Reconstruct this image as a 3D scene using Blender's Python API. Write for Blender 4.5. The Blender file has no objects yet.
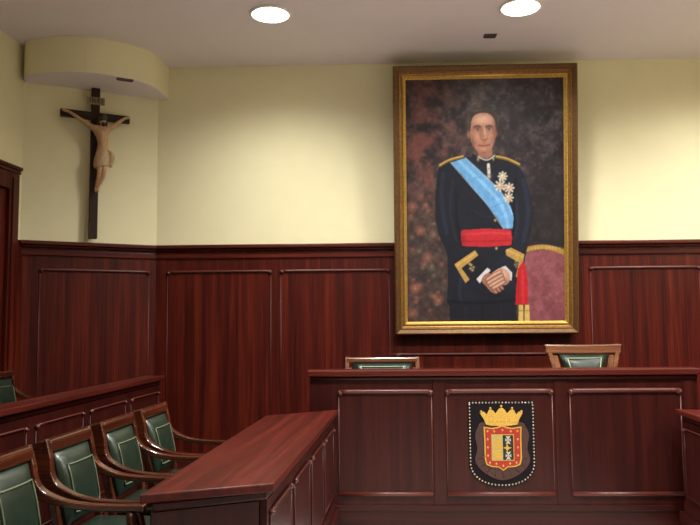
import bpy, bmesh, math, random
import numpy as np
from mathutils import Vector, Matrix, Euler
random.seed(4)
C = bpy.context.scene.collection
PI = math.pi
V = Vector

# ------------------------------------------------------------------ camera
F = 720.0
EYE = V((0, 0, 1.54))
YAW, PITCH, ROLL = math.radians(1.7), math.radians(4.76), math.radians(-0.46)
RC = (Matrix.Rotation(YAW, 3, 'Z') @ Matrix.Rotation(PI/2 + PITCH, 3, 'X') @ Matrix.Rotation(ROLL, 3, 'Z'))
cd = bpy.data.cameras.new('camera'); cam = bpy.data.objects.new('camera', cd); C.objects.link(cam)
cam.location = EYE; cam.rotation_euler = RC.to_euler()
cd.sensor_width = 36; cd.lens = F/700*36; cd.clip_start = 0.05
bpy.context.scene.camera = cam

def ray(px, py): return RC @ V(((px-350)/F, -(py-262.5)/F, -1))
def on_z(px, py, z):
    d = ray(px, py); return EYE + d*((z-EYE.z)/d.z)
def on_y(px, py, y):
    d = ray(px, py); return EYE + d*((y-EYE.y)/d.y)
def on_plane(px, py, p, n):
    d = ray(px, py); return EYE + d*((p-EYE).dot(n)/d.dot(n))

# ------------------------------------------------------------------ materials
def new_mat(name):
    m = bpy.data.materials.new(name); m.use_nodes = True
    return m, m.node_tree.nodes, m.node_tree.links, m.node_tree.nodes['Principled BSDF']
def S(r, g, b):                                     # sRGB 0-255 to linear
    f = lambda c: (c/255/12.92) if c/255 <= .04045 else ((c/255+.055)/1.055)**2.4
    return (f(r), f(g), f(b), 1)
def plain(name, col, rough=.5, metal=0., var=.06, scale=40, bump=0., spec=.5, coat=0.):
    m, N, L, b = new_mat(name)
    tc = N.new('ShaderNodeTexCoord'); nz = N.new('ShaderNodeTexNoise'); nz.inputs['Scale'].default_value = scale
    nz.inputs['Detail'].default_value = 4
    L.new(tc.outputs['Object'], nz.inputs['Vector'])
    rp = N.new('ShaderNodeValToRGB'); L.new(nz.outputs['Fac'], rp.inputs['Fac'])
    rp.color_ramp.elements[0].position = .3; rp.color_ramp.elements[1].position = .7
    rp.color_ramp.elements[0].color = [c*(1-var) for c in col[:3]]+[1]
    rp.color_ramp.elements[1].color = [min(1, c*(1+var)) for c in col[:3]]+[1]
    L.new(rp.outputs['Color'], b.inputs['Base Color'])
    b.inputs['Roughness'].default_value = rough; b.inputs['Metallic'].default_value = metal
    b.inputs['Specular IOR Level'].default_value = spec; b.inputs['Coat Weight'].default_value = coat
    b.inputs['Coat Roughness'].default_value = .15
    if bump:
        bp = N.new('ShaderNodeBump'); bp.inputs['Strength'].default_value = bump; bp.inputs['Distance'].default_value = .004
        L.new(nz.outputs['Fac'], bp.inputs['Height']); L.new(bp.outputs['Normal'], b.inputs['Normal'])
    return m
def wood(name, c0, c1, c2, axis='z', rough=.32, scale=1., coat=.05, spec=.22):
    m, N, L, b = new_mat(name)
    tc = N.new('ShaderNodeTexCoord')
    oi = N.new('ShaderNodeObjectInfo')
    add = N.new('ShaderNodeVectorMath'); add.operation = 'ADD'
    mul = N.new('ShaderNodeVectorMath'); mul.operation = 'SCALE'; mul.inputs['Scale'].default_value = 7.
    cmb = N.new('ShaderNodeCombineXYZ')
    for k in 'XYZ': L.new(oi.outputs['Random'], cmb.inputs[k])
    L.new(cmb.outputs[0], mul.inputs[0])
    L.new(tc.outputs['Object'], add.inputs[0]); L.new(mul.outputs[0], add.inputs[1])
    def nz(s_cross, s_long, detail, dist=.3):
        mp = N.new('ShaderNodeMapping')
        mp.inputs['Scale'].default_value = [s_long*scale if a == axis else s_cross*scale for a in 'xyz']
        L.new(add.outputs[0], mp.inputs['Vector'])
        n = N.new('ShaderNodeTexNoise'); n.inputs['Scale'].default_value = 1
        n.inputs['Detail'].default_value = detail; n.inputs['Distortion'].default_value = dist
        L.new(mp.outputs[0], n.inputs['Vector']); return n
    a = nz(16, .5, 3); f = nz(110, 1.8, 4, .1)
    mx = N.new('ShaderNodeMix'); mx.data_type = 'FLOAT'; mx.inputs[0].default_value = .42
    L.new(a.outputs['Fac'], mx.inputs[2]); L.new(f.outputs['Fac'], mx.inputs[3])
    rp = N.new('ShaderNodeValToRGB'); e = rp.color_ramp.elements
    e[0].position = .36; e[0].color = c0; e[1].position = .64; e[1].color = c2
    k = e.new(.5); k.color = c1
    L.new(mx.outputs[0], rp.inputs['Fac']); L.new(rp.outputs['Color'], b.inputs['Base Color'])
    b.inputs['Roughness'].default_value = rough
    bp = N.new('ShaderNodeBump'); bp.inputs['Strength'].default_value = .08; bp.inputs['Distance'].default_value = .002
    L.new(f.outputs['Fac'], bp.inputs['Height']); L.new(bp.outputs['Normal'], b.inputs['Normal'])
    b.inputs['Coat Weight'].default_value = coat; b.inputs['Coat Roughness'].default_value = .12; b.inputs['Specular IOR Level'].default_value = spec
    return m
WC = (S(44, 10, 8), S(70, 19, 12), S(97, 33, 19))
DC = (S(36, 10, 9), S(49, 15, 12), S(60, 20, 16))
M = {}
for a in 'xyz':
    M['wains_'+a] = wood('mahogany_wall_'+a, *WC, axis=a, rough=.38)
    M['desk_'+a] = wood('mahogany_desk_'+a, *DC, axis=a, rough=.35)
    M['top_'+a] = wood('mahogany_top_'+a, S(54, 17, 13), S(73, 25, 19), S(89, 34, 26), axis=a, rough=.3)
    M['chair_'+a] = wood('chair_wood_'+a, S(48, 20, 12), S(68, 31, 18), S(92, 45, 25), axis=a, rough=.2, coat=.6, spec=.5)
M['cap'] = wood('mahogany_cap', S(58, 22, 16), S(76, 30, 22), S(92, 40, 28), axis='x', rough=.35)
M['bead'] = plain('polished_bead', S(82, 33, 26), rough=.42, coat=.1)
for a in 'xyz': M['pres_'+a] = wood('light_chair_wood', S(94, 56, 38), S(118, 76, 52), S(142, 95, 67), axis=a, rough=.22, coat=.5, spec=.5)
M['cream'] = plain('cream_wall_paint', S(232, 226, 188), rough=.75, var=.015, scale=6, spec=.25)
M['ceil'] = plain('ceiling_paint', S(234, 227, 231), rough=.85, var=.01, scale=5, spec=.2)
M['floor'] = plain('pale_stone_floor', S(200, 192, 186), rough=.6, var=.06, scale=9)
M['leather'] = plain('green_leather', S(26, 39, 30), rough=.33, var=.15, scale=22, bump=.12)
M['piping'] = plain('pale_green_piping', S(84, 92, 68), rough=.5, var=.12)
M['pipl'] = plain('light_piping', S(168, 184, 150), rough=.5)
M['gold'] = plain('gilt', S(212, 174, 92), rough=.38, metal=.75, var=.22, scale=60, bump=.2)
M['bronze'] = plain('dark_gilt', S(140, 104, 54), rough=.42, metal=.55, var=.3, scale=45, bump=.2)
M['darkgilt'] = plain('brown_gilt', S(100, 70, 38), rough=.48, metal=.45, var=.25, scale=40, bump=.2)
M['white'] = plain('white_trim', S(235, 232, 225), rough=.5, var=.01)
M['darkslot'] = plain('dark_grille', S(84, 76, 70), rough=.7)
M['greyslot'] = plain('grey_grille', S(96, 88, 82), rough=.7)
M['cross'] = wood('cross_wood', S(34, 20, 13), S(46, 29, 19), S(58, 38, 25), axis='z', rough=.5)
M['corpus'] = plain('carved_flesh', S(182, 144, 106), rough=.42, var=.16, scale=35)
M['hair'] = plain('carved_hair', S(44, 32, 26), rough=.6, var=.2, scale=80, bump=.4)
M['cloth'] = plain('carved_cloth', S(176, 148, 112), rough=.5, var=.2, scale=60, bump=.3)
M['plaque'] = plain('title_plaque', S(140, 122, 88), rough=.6)
M['ink'] = plain('ink', S(40, 30, 24), rough=.7)
M['navy'] = plain('navy_velvet', S(22, 17, 22), rough=.9, var=.15, spec=.15)
M['mantle'] = plain('brown_mantle', S(62, 35, 28), rough=.7, var=.25, scale=70)
M['stud'] = plain('silver_stud', S(190, 180, 160), rough=.3, metal=.8)
M['crownm'] = plain('crown_gold', S(196, 156, 68), rough=.45, metal=.1, var=.2, scale=120)
M['red'] = plain('heraldic_red', S(150, 36, 28), rough=.5, var=.12, scale=90)
M['pale'] = plain('heraldic_pale', S(164, 152, 92), rough=.5, var=.12, scale=90)
M['black'] = plain('heraldic_black', S(22, 22, 20), rough=.5)
M['silver'] = plain('heraldic_silver', S(176, 174, 158), rough=.5, var=.1, scale=90)
M['yellow'] = plain('heraldic_gold', S(186, 146, 54), rough=.45, var=.12, scale=90)
M['steel'] = plain('steel', S(150, 150, 150), rough=.3, metal=1.)
def glow(name, col, s):
    m, N, L, b = new_mat(name)
    b.inputs['Base Color'].default_value = col
    b.inputs['Emission Color'].default_value = col; b.inputs['Emission Strength'].default_value = s
    return m
M['lamp'] = glow('lamp_diffuser', (1, .95, .86, 1), 14)

# ------------------------------------------------------------------ mesh helpers
def box(bm, o, ex, ey, ez, a, b):
    """box with axes ex,ey,ez from local corner a to b about origin o"""
    vs = []
    for i in (0, 1):
        for j in (0, 1):
            for k in (0, 1):
                p = (a[0] if i == 0 else b[0], a[1] if j == 0 else b[1], a[2] if k == 0 else b[2])
                vs.append(bm.verts.new(o + ex*p[0] + ey*p[1] + ez*p[2]))
    q = lambda *i: bm.faces.new([vs[x] for x in i])
    q(0, 1, 3, 2); q(4, 6, 7, 5); q(0, 4, 5, 1); q(2, 3, 7, 6); q(0, 2, 6, 4); q(1, 5, 7, 3)
X, Y, Z, O = V((1, 0, 0)), V((0, 1, 0)), V((0, 0, 1)), V((0, 0, 0))
def abox(bm, a, b): box(bm, O, X, Y, Z, a, b)
def prism(bm, pts, off):
    """closed prism from polygon pts swept by off"""
    n = len(pts)
    a = [bm.verts.new(V(p)) for p in pts]; b = [bm.verts.new(V(p)+V(off)) for p in pts]
    bm.faces.new(a[::-1]); bm.faces.new(b)
    for i in range(n): bm.faces.new((a[i], a[(i+1) % n], b[(i+1) % n], b[i]))
def tube(bm, pts, r, seg=10, sx=1., sy=1., up=None, cap=True):
    """swept oval; r is a radius or list"""
    pts = [V(p) for p in pts]; n = len(pts); rings = []
    ref = V(up) if up else None
    for i, p in enumerate(pts):
        t = (pts[min(i+1, n-1)] - pts[max(i-1, 0)]).normalized()
        u = ref if ref else (Z if abs(t.z) < .9 else X)
        s = t.cross(u).normalized(); w = s.cross(t).normalized()
        rr = r[i] if isinstance(r, (list, tuple)) else r
        rings.append([bm.verts.new(p + s*(math.cos(2*PI*k/seg)*rr*sx) + w*(math.sin(2*PI*k/seg)*rr*sy)) for k in range(seg)])
    for i in range(n-1):
        for k in range(seg):
            f = bm.faces.new((rings[i][k], rings[i][(k+1) % seg], rings[i+1][(k+1) % seg], rings[i+1][k])); f.smooth = True
    if cap: bm.faces.new(rings[0][::-1]); bm.faces.new(rings[-1])
def bar(bm, pts, w, h, side):
    """swept rectangular bar, side = width direction"""
    pts = [V(p) for p in pts]; n = len(pts); side = V(side).normalized(); rings = []
    for i, p in enumerate(pts):
        t = (pts[min(i+1, n-1)] - pts[max(i-1, 0)]).normalized(); u = side.cross(t).normalized()
        ww = w[i] if isinstance(w, (list, tuple)) else w; hh = h[i] if isinstance(h, (list, tuple)) else h
        rings.append([bm.verts.new(p + side*(a*ww/2) + u*(b*hh/2)) for a, b in ((-1, -1), (1, -1), (1, 1), (-1, 1))])
    for i in range(n-1):
        for k in range(4): bm.faces.new((rings[i][k], rings[i][(k+1) % 4], rings[i+1][(k+1) % 4], rings[i+1][k]))
    bm.faces.new(rings[0][::-1]); bm.faces.new(rings[-1])
def ball(bm, c, r, sc=(1, 1, 1), seg=12):
    mt = Matrix.Translation(V(c)) @ Matrix.Diagonal((r*sc[0], r*sc[1], r*sc[2], 1))
    g = bmesh.ops.create_uvsphere(bm, u_segments=seg, v_segments=max(6, seg//2+2), radius=1, matrix=mt)
    for v in g['verts']:
        for f in v.link_faces: f.smooth = True
def lathe(bm, c, prof, seg=32, ax=(X, Y, Z)):
    c = V(c); rings = []
    for r, h in prof:
        rings.append([bm.verts.new(c + ax[0]*(math.cos(2*PI*k/seg)*r) + ax[1]*(math.sin(2*PI*k/seg)*r) + ax[2]*h) for k in range(seg)])
    for i in range(len(rings)-1):
        for k in range(seg):
            f = bm.faces.new((rings[i][k], rings[i][(k+1) % seg], rings[i+1][(k+1) % seg], rings[i+1][k])); f.smooth = True
    bm.faces.new(rings[0][::-1]); bm.faces.new(rings[-1])
def spline(P, n=8, closed=False):
    P = [V(p) for p in P]; out = []; m = len(P)
    rng = range(m) if closed else range(m-1)
    for i in rng:
        p0, p1, p2, p3 = (P[(i-1) % m], P[i], P[(i+1) % m], P[(i+2) % m]) if closed else (P[max(i-1, 0)], P[i], P[i+1], P[min(i+2, m-1)])
        for k in range(n):
            t = k/n
            out.append(.5*((2*p1)+(p2-p0)*t+(2*p0-5*p1+4*p2-p3)*t*t+(3*p1-p0-3*p2+p3)*t**3))
    if not closed: out.append(P[-1])
    return out
def obj(name, bm, mat, parent=None, bev=0., sub=0):
    bmesh.ops.recalc_face_normals(bm, faces=bm.faces[:])
    me = bpy.data.meshes.new(name); bm.to_mesh(me); bm.free(); me.materials.append(mat)
    o = bpy.data.objects.new(name, me); C.objects.link(o)
    if parent: o.parent = parent
    if bev:
        md = o.modifiers.new('bevel', 'BEVEL'); md.width = bev; md.segments = 2; md.limit_method = 'ANGLE'; md.angle_limit = math.radians(40)
        md.harden_normals = False
    if sub:
        md = o.modifiers.new('sub', 'SUBSURF'); md.levels = sub; md.render_levels = sub
    return o
def BM(): return bmesh.new()
def thing(name, label, cat, loc=(0, 0, 0), rz=0., group=None):
    o = bpy.data.objects.new(name, None); C.objects.link(o); o.empty_display_size = .1
    o.location = loc; o.rotation_euler = (0, 0, rz); o['label'] = label; o['category'] = cat
    if group: o['group'] = group
    return o
def struct(o): o['kind'] = 'structure'; return o
def sroot(name, loc=(0, 0, 0), rz=0.):
    o = bpy.data.objects.new(name, None); C.objects.link(o); o.location = loc; o.rotation_euler = (0, 0, rz); o['kind'] = 'structure'; return o

def panel(parent, o, ex, n, x0, x1, z0, z1, mat, bar_r=.012, bottom_bar=False, ros=None):
    """framed wood panel on a face: field, top bead with rosettes, thin side and bottom beads"""
    b = BM(); box(b, o, ex, n, Z, (x0, -.002, z0), (x1, .005, z1))
    f = obj('panel', b, mat, parent, bev=.002)
    P = lambda x, z, d=.006: o + ex*x + n*d + Z*z
    b = BM()
    rs = spline([P(x0+.03, z1-.004, .008), P(x0+.06, z1+.001, .01), P(x1-.06, z1+.001, .01), P(x1-.03, z1-.004, .008)], 4)
    tube(b, rs, bar_r, 8)
    for x in (x0, x1): tube(b, [P(x, z0), P(x, z1-.03)], bar_r*.3, 6)
    if bottom_bar: tube(b, [P(x0, z0), P(x1, z0)], bar_r, 8)
    else: tube(b, [P(x0, z0), P(x1, z0)], bar_r*.4, 6)
    obj('panel_moulding', b, M['bead'], f)
    for x in (x0+.008, x1-.008):
        b = BM(); ball(b, P(x, z1-.008, .008), ros or bar_r*1.3, seg=10); ball(b, P(x, z1-.008, .008+(ros or bar_r*1.3)*.9), (ros or bar_r*1.3)*.45, seg=8)
        obj('rosette', b, M['bead'], f)
    return f

# ------------------------------------------------------------------ room geometry
YW = 6.6
ZP = .18                                            # height of the stepped platforms
zc = (on_y(300, 66.5, YW).z + on_y(640, 57.5, YW).z)/2
zr = (on_y(220, 245.5, YW).z + on_y(640, 240.5, YW).z)/2
CR = on_y(157, 200, YW); CR.z = 0                   # corner between angled wall and back wall
CL = on_z(20, 240.5, zr); CL.z = 0                  # corner between left wall and angled wall
U = ray(415, 322); U.z = 0; U.normalize()           # direction of the side benches
W = V((U.y, -U.x, 0))                               # to the right of it
AU = math.atan2(-U.x, U.y)                          # rotation that maps +y to U
print('zc', zc, 'zr', zr, 'CR', CR, 'CL', CL, 'U', U)
XR = 4.6
YB = -3.2
LB = CL - U*((CL.y-YB)/U.y)                         # rear end of left wall

poly = [LB, CL, CR, V((XR, YW, 0)), V((XR, YB, 0))]
b = BM(); prism(b, [p + V((0, 0, -.1)) for p in poly], (0, 0, .1)); struct(obj('floor', b, M['floor']))
b = BM(); prism(b, [p + V((0, 0, zc)) for p in poly], (0, 0, .12)); struct(obj('ceiling', b, M['ceil']))

def wall(name, p, q, panels, zrail=None, segs=None):
    """wall from p to q (interior on the right of p->q): plaster, wainscot, cap and panels; local x runs p->q, -y is into the room"""
    L = (q-p).length; d = (q-p).normalized()
    r = sroot(name, (p.x, p.y, 0), math.atan2(d.y, d.x))
    b = BM(); abox(b, (0, 0, 0), (L, .12, zc)); obj('plaster', b, M['cream'], r)
    for p0, p1 in segs or [(0, L)]:
        b = BM(); abox(b, (p0, -.02, 0), (p1, -.0005, zr-.03)); obj('wainscot', b, M['wains_z'], r)
        b = BM()
        abox(b, (p0, -.075, zr-.035), (p1, -.0005, zr)); abox(b, (p0, -.05, zr-.055), (p1, -.0205, zr-.036))
        obj('dado_cap', b, M['cap'], r, bev=.008)
        b = BM(); abox(b, (p0, -.036, zr-.125), (p1, -.0205, zr-.075)); obj('dado_band', b, M['wains_x'], r, bev=.006)
        b = BM(); abox(b, (p0, -.035, 0), (p1, -.0205, .14)); obj('skirting', b, M['wains_x'], r, bev=.004)
    for x0, x1, z0, z1 in panels:
        panel(r, V((0, -.0205, 0)), X, -Y, x0, x1, z0, z1, M['wains_z'], .013, ros=.02)
    return r
# back wall (runs from the corner to the right)
bx = lambda px, py=270: on_y(px, py, YW-.02).x - CR.x
pz = lambda py, px=300: on_y(px, py, YW-.02).z
ztop = pz(271, 300)
pan = [(bx(168), bx(271), .3, ztop), (bx(281), bx(389), .3, ztop), (bx(397, 353), bx(577, 353), .3, pz(354, 480)),
       (bx(590), bx(699), .3, ztop), (bx(710), bx(818), .3, ztop), (bx(829), bx(905), .3, ztop)]
wall_back = wall('wall_back', CR, V((XR, YW, 0)), pan)
# angled wall behind the crucifix
LA = (CR-CL).length; dA = (CR-CL).normalized(); nA = V((dA.y, -dA.x, 0))    # nA points into the room
on_A = lambda px, py, off=.02: on_plane(px, py, CL + nA*off, nA)
ax = lambda px, py: (on_A(px, py)-CL).dot(dA)
zA = on_A(90, 271).z
wall_angle = wall('wall_corner', CL, CR, [(ax(40, 270), ax(149, 271), .3, ztop)])
LL = (CL-LB).length
wall_left = wall('wall_left', LB, CL, [(LL-1.6-.9*k, LL-1.6-.9*k+.78, .3, ztop) for k in range(1, 6)], segs=[(0, LL-1.45)])
wall_right = wall('wall_right', V((XR, YW, 0)), V((XR, YB, 0)), [(.2+.95*k, 1.05+.95*k, .3, ztop) for k in range(10)])
wall_rear = wall('wall_rear', V((XR, YB, 0)), LB, [(.2+.95*k, 1.05+.95*k, .3, ztop) for k in range(8)])

# ---- door in the left wall, its casing reaching the corner
pd = on_plane(20, 168.5, CL - W*(-.06), W)
zd = pd.z
door = sroot('door_1', (LB.x, LB.y, 0), math.atan2(U.y, U.x))
D0 = LL-.15
b = BM()
for x in (D0-.14, D0-1.26): abox(b, (x, -.07, 0), (x+.14, -.0005, zd-.06)); abox(b, (x+.03, -.082, 0), (x+.11, -.0705, zd-.1))
abox(b, (D0-1.119, -.07, zd-.2), (D0-.141, -.0005, zd-.06))
obj('door_casing', b, M['wains_z'], door, bev=.012)
b = BM(); abox(b, (D0-1.28, -.085, zd-.06), (D0, -.0005, zd-.03)); abox(b, (D0-1.29, -.10, zd-.03), (D0+.0, -.0005, zd))
obj('door_cornice', b, M['wains_x'], door, bev=.008)
b = BM(); abox(b, (D0-1.118, -.035, .0), (D0-.142, -.0005, zd-.205)); leaf = obj('door_leaf', b, M['wains_z'], door)
for z0, z1 in ((.15, .95), (1.1, zd-.35)):
    panel(door, V((0, -.036, 0)), X, -Y, D0-1.0, D0-.26, z0, z1, M['wains_z'], .01)
b = BM(); tube(b, [(D0-1.06, -.036, 1.05), (D0-1.06, -.09, 1.05), (D0-.95, -.095, 1.05)], .009, 8); obj('door_handle', b, M['steel'], door)
b = BM(); abox(b, (D0+.001, -.03, 0), (LL, -.0005, zr-.002)); obj('wainscot_strip', b, M['wains_z'], door)

# ---- rounded soffit over the crucifix
zs = on_A(150, 98, .0).z
fr = [on_z(px, py, zs) for px, py in ((24, 76.5), (32, 74), (56, 71.4), (86, 71.6), (112, 75), (135, 80), (154, 86.5))]
endp = on_y(168.5, 95.5, YW); endp.z = zs
pts = [V((p.x, p.y, 0)) for p in spline(fr + [endp], 6)]
pts = pts + [CR, CL]
b = BM(); prism(b, [p + Z*zs for p in pts], (0, 0, zc-zs-.0005)); sof = struct(obj('soffit', b, M['cream']))
b = BM(); prism(b, [p + Z*(zs-.006) for p in pts], (0, 0, .0055)); obj('soffit_underside', b, M['ceil'], sof)
v = on_z(123, 77.5, zs-.01)
t = thing('ceiling_vent', 'small dark slot vent set in the underside of the rounded soffit above the crucifix', 'vent', (v.x, v.y+.05, zs-.006), .5)
b = BM(); abox(b, (-.07, -.022, -.012), (.07, .022, 0)); obj('vent_frame', b, M['darkslot'], t, bev=.003)
b = BM()
for k in (-1, 0, 1): abox(b, (-.06, k*.012-.003, -.017), (.06, k*.012+.003, -.0121))
obj('slat', b, M['darkslot'], t)
v = on_z(490, 35.5, zc)
t = thing('ceiling_vent', 'small grey rectangular vent in the ceiling just in front of the portrait top', 'vent', (v.x, v.y, zc))
b = BM(); abox(b, (-.055, -.04, -.006), (.055, .04, 0)); obj('vent_frame', b, M['greyslot'], t, bev=.003)
b = BM()
for k in (-2, -1, 0, 1, 2): abox(b, (-.045, k*.015-.003, -.012), (.045, k*.015+.003, -.0081))
obj('slat', b, M['darkslot'], t)

# ---- downlights, and added spots out of frame
def lamp(p, energy, sz=2.75, r=.13):
    ld = bpy.data.lights.new('spot_beam', 'SPOT'); ld.energy = energy; ld.spot_size = sz; ld.spot_blend = 1.0
    ld.shadow_soft_size = r; ld.color = (1, .965, .89)
    o = bpy.data.objects.new('spot_beam', ld); C.objects.link(o); o.location = p; return o
E_L = 225; E_B = 590; E_C = 70
lp = [on_z(270.5, 13.5, zc), on_z(520.5, 6.5, zc)]
for p, lab in zip(lp, ('round recessed ceiling downlight left of the portrait, near the middle of the ceiling', 'round recessed ceiling downlight directly above the portrait')):
    t = thing('downlight', lab, 'ceiling light', (p.x, p.y, zc), group='recessed ceiling downlights')
    b = BM()
    prof = [(.150, 0), (.165, -.004), (.165, -.010), (.157, -.016), (.145, -.016), (.145, -.002)]
    lathe(b, (0, 0, 0), prof, 40); obj('trim_ring', b, M['white'], t)
    b = BM(); lathe(b, (0, 0, -.008), [(.143, .004), (.143, -.004), (.10, -.012), (.03, -.015)], 40); obj('diffuser', b, M['lamp'], t)
    lamp((p.x, p.y, zc-.05), E_L)
dx = lp[1].x-lp[0].x
print('downlights', lp, dx)
lamp((lp[0].x+2*dx, lp[0].y, zc-.05), E_L)                 # unseen spots added out of frame, no fixtures, placed to light wall and room
for gx, gy, e in ((.5, 1, E_B), (1.5, 1, E_B), (2.5, 1, E_B), (0, 2, E_C), (1, 2, E_C), (2, 2, E_C), (.5, 3, E_C), (1.5, 3, E_C), (0, 4, E_C), (1, 4, E_C)):
    lamp((lp[0].x+dx*gx, lp[0].y-1.9*gy, zc-.05), e)

# ------------------------------------------------------------------ platforms
b = BM()
bn = [on_z(*p, .90) for p in ((139.5, 495), (274, 483.3), (338.3, 409.5), (265.7, 415.5))]
NL, NR, FR, FL = [V((p.x, p.y, 0)) for p in bn]
def rowpt(off, y):                                   # point off metres left of the sight line, at depth y
    return -W*off + U*((y + W.y*off)/U.y)
offR = -(W.dot(NR)+W.dot(FR))/2; offL = -(W.dot(NL)+W.dot(FL))/2
print('bench offs', offR, offL, NL, NR, FR, FL)
def wallA(off):                                      # where the row line meets the angled or back wall
    p = -W*off; best = None
    for q, n in ((CL, nA), (CR, V((0, -1, 0)))):
        s = (q-p).dot(n)/U.dot(n)
        best = s if best is None else min(best, s)
    return p + U*(best-.02)
pf = [rowpt(offR-.0, NR.y-1.2), rowpt(offR, FR.y), wallA(1.9), wallA(3.2), rowpt(3.2, NR.y-1.2)]
prism(b, [p + V((0, 0, .0005)) for p in pf], (0, 0, ZP-.0005)); struct(obj('platform', b, M['desk_y']))
R2 = .12
o2f, o2b = (1.36-.9)/.222, (1.36-.9)/.222+.46
pf = [rowpt(o2f-.06, NR.y-1.2), wallA(o2f-.06), wallA(3.19), rowpt(3.19, NR.y-1.2)]
b = BM(); prism(b, [p + Z*(ZP+.0005) for p in pf], (0, 0, R2)); struct(obj('platform', b, M['desk_y']))

# ------------------------------------------------------------------ benches (long panelled tables)
def bench(name, label, corners, zt, z0, npan, mir=1, group=None, desk=False):
    """corners NL,NR,FR,FL of the top; local +y along U; face with panels is the NR-FR side (mir=1)"""
    nl, nr, fr_, fl = corners
    t = thing(name, label, 'bench', (nr.x, nr.y, z0), AU, group)
    inv = Matrix.Rotation(-AU, 3, 'Z')
    loc = [inv @ (p-nr) for p in corners]
    for p in loc: p.z = 0
    h = zt-z0
    ctr = sum(loc, O)/4
    b = BM(); prism(b, [p + Z*(h-.035) for p in loc], (0, 0, .035)); obj('tabletop', b, M['top_y'], t, bev=.006)
    inn = []
    for p in loc:
        q = p.copy(); q.x += .035*(1 if p.x < ctr.x else -1); q.y += .035*(1 if p.y < ctr.y else -1); inn.append(q)
    a, c, d, e = inn                                  # nl nr fr fl inset
    b = BM()
    q = [p + Z*(h-.075) for p in inn]; prism(b, q, (0, 0, .0395)); obj('frieze', b, M['desk_y'], t, bev=.01)
    fx = c.x
    ey = (d-c); Lf = ey.length; ey.normalize()
    nrm = V((ey.y, -ey.x, 0))*mir
    b = BM(); box(b, c, ey, nrm, Z, (0, -.03, 0), (Lf, 0, h-.0755)); obj('front_board', b, M['desk_z'], t)
    w = Lf/npan
    for k in range(npan):
        panel(t, c, ey, nrm, k*w+.05, (k+1)*w-.05, .12, h-.13, M['desk_z'], .006, ros=.013)
    b = BM(); box(b, c, ey, nrm, Z, (0, .0005, 0), (Lf, .012, .08)); obj('plinth', b, M['desk_y'], t, bev=.004)
    for k, (p, q2) in enumerate(((a, c), (e, d))):
        ex = (q2-p); le = ex.length-.001*0; ex.normalize(); n2 = V((ex.y, -ex.x, 0))
        if (n2.y > 0) == (k == 0): n2 = -n2
        lo, hi = (0, le-.034)
        b = BM(); box(b, p, ex, n2, Z, (lo, -.03, 0), (hi, 0, h-.0755)); obj('end_board', b, M['desk_z'], t)
    if desk:
        b = BM(); box(b, c, ey, -nrm, Z, (.0, .031, h-.30), (Lf, .48, h-.27)); obj('worktop', b, M['top_y'], t, bev=.004)
        for y in (0, Lf-.03):
            b = BM(); box(b, c, ey, -nrm, Z, (y, .16, 0), (y+.03, .45, h-.301)); obj('support_board', b, M['desk_z'], t)
    else:
        b = BM(); prism(b, [p + (ctr-p)*.4 + Z*(h-.36-p.z-(ctr-p).z*.4) for p in loc], (0, 0, .02)); obj('shelf', b, M['desk_y'], t)
    return t
NRx, FRx = rowpt(offR, NR.y), rowpt(offR, FR.y)
NLx, FLx = rowpt(offL, NL.y), rowpt(offL, FL.y)
bench('council_bench', 'long mahogany bench table in the foreground before the row of green chairs', [NLx, NRx, FRx, FLx], .90, ZP, 4)
# mirrored bench at the right edge
q = on_z(674.6, 408.7, .90); offQ = -W.dot(q)
sk = (NR.y-NL.y)
L0 = FR.y-NR.y
c2 = [rowpt(offQ-.46, q.y-L0-sk), rowpt(offQ, q.y-L0), rowpt(offQ, q.y), rowpt(offQ-.46, q.y-sk)]
b = BM(); prism(b, [p + Z*.0005 for p in (rowpt(offQ, q.y), rowpt(offQ-1.9, q.y-.3), rowpt(offQ-1.9, q.y-L0-1), rowpt(offQ, q.y-L0-1))], (0, 0, ZP-.0005)); struct(obj('platform', b, M['desk_y']))
bench('council_bench', 'dark mahogany bench at the right edge of the photo, only its far corner showing', c2, .90, ZP, 4, mir=-1)
# second tier bench behind the chairs
z2 = ZP+.935
end = on_z(161.5, 379.5, ZP+.90)
yE = end.y
c3 = [rowpt(o2f+.16, 1.9), rowpt(o2f, 1.9), rowpt(o2f, yE), rowpt(o2f+.16, yE-.04)]
bench('council_bench', 'long rear bench with a ledge running along the left wall behind the green chairs', c3, z2, ZP+R2+.001, 6, desk=True)

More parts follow.
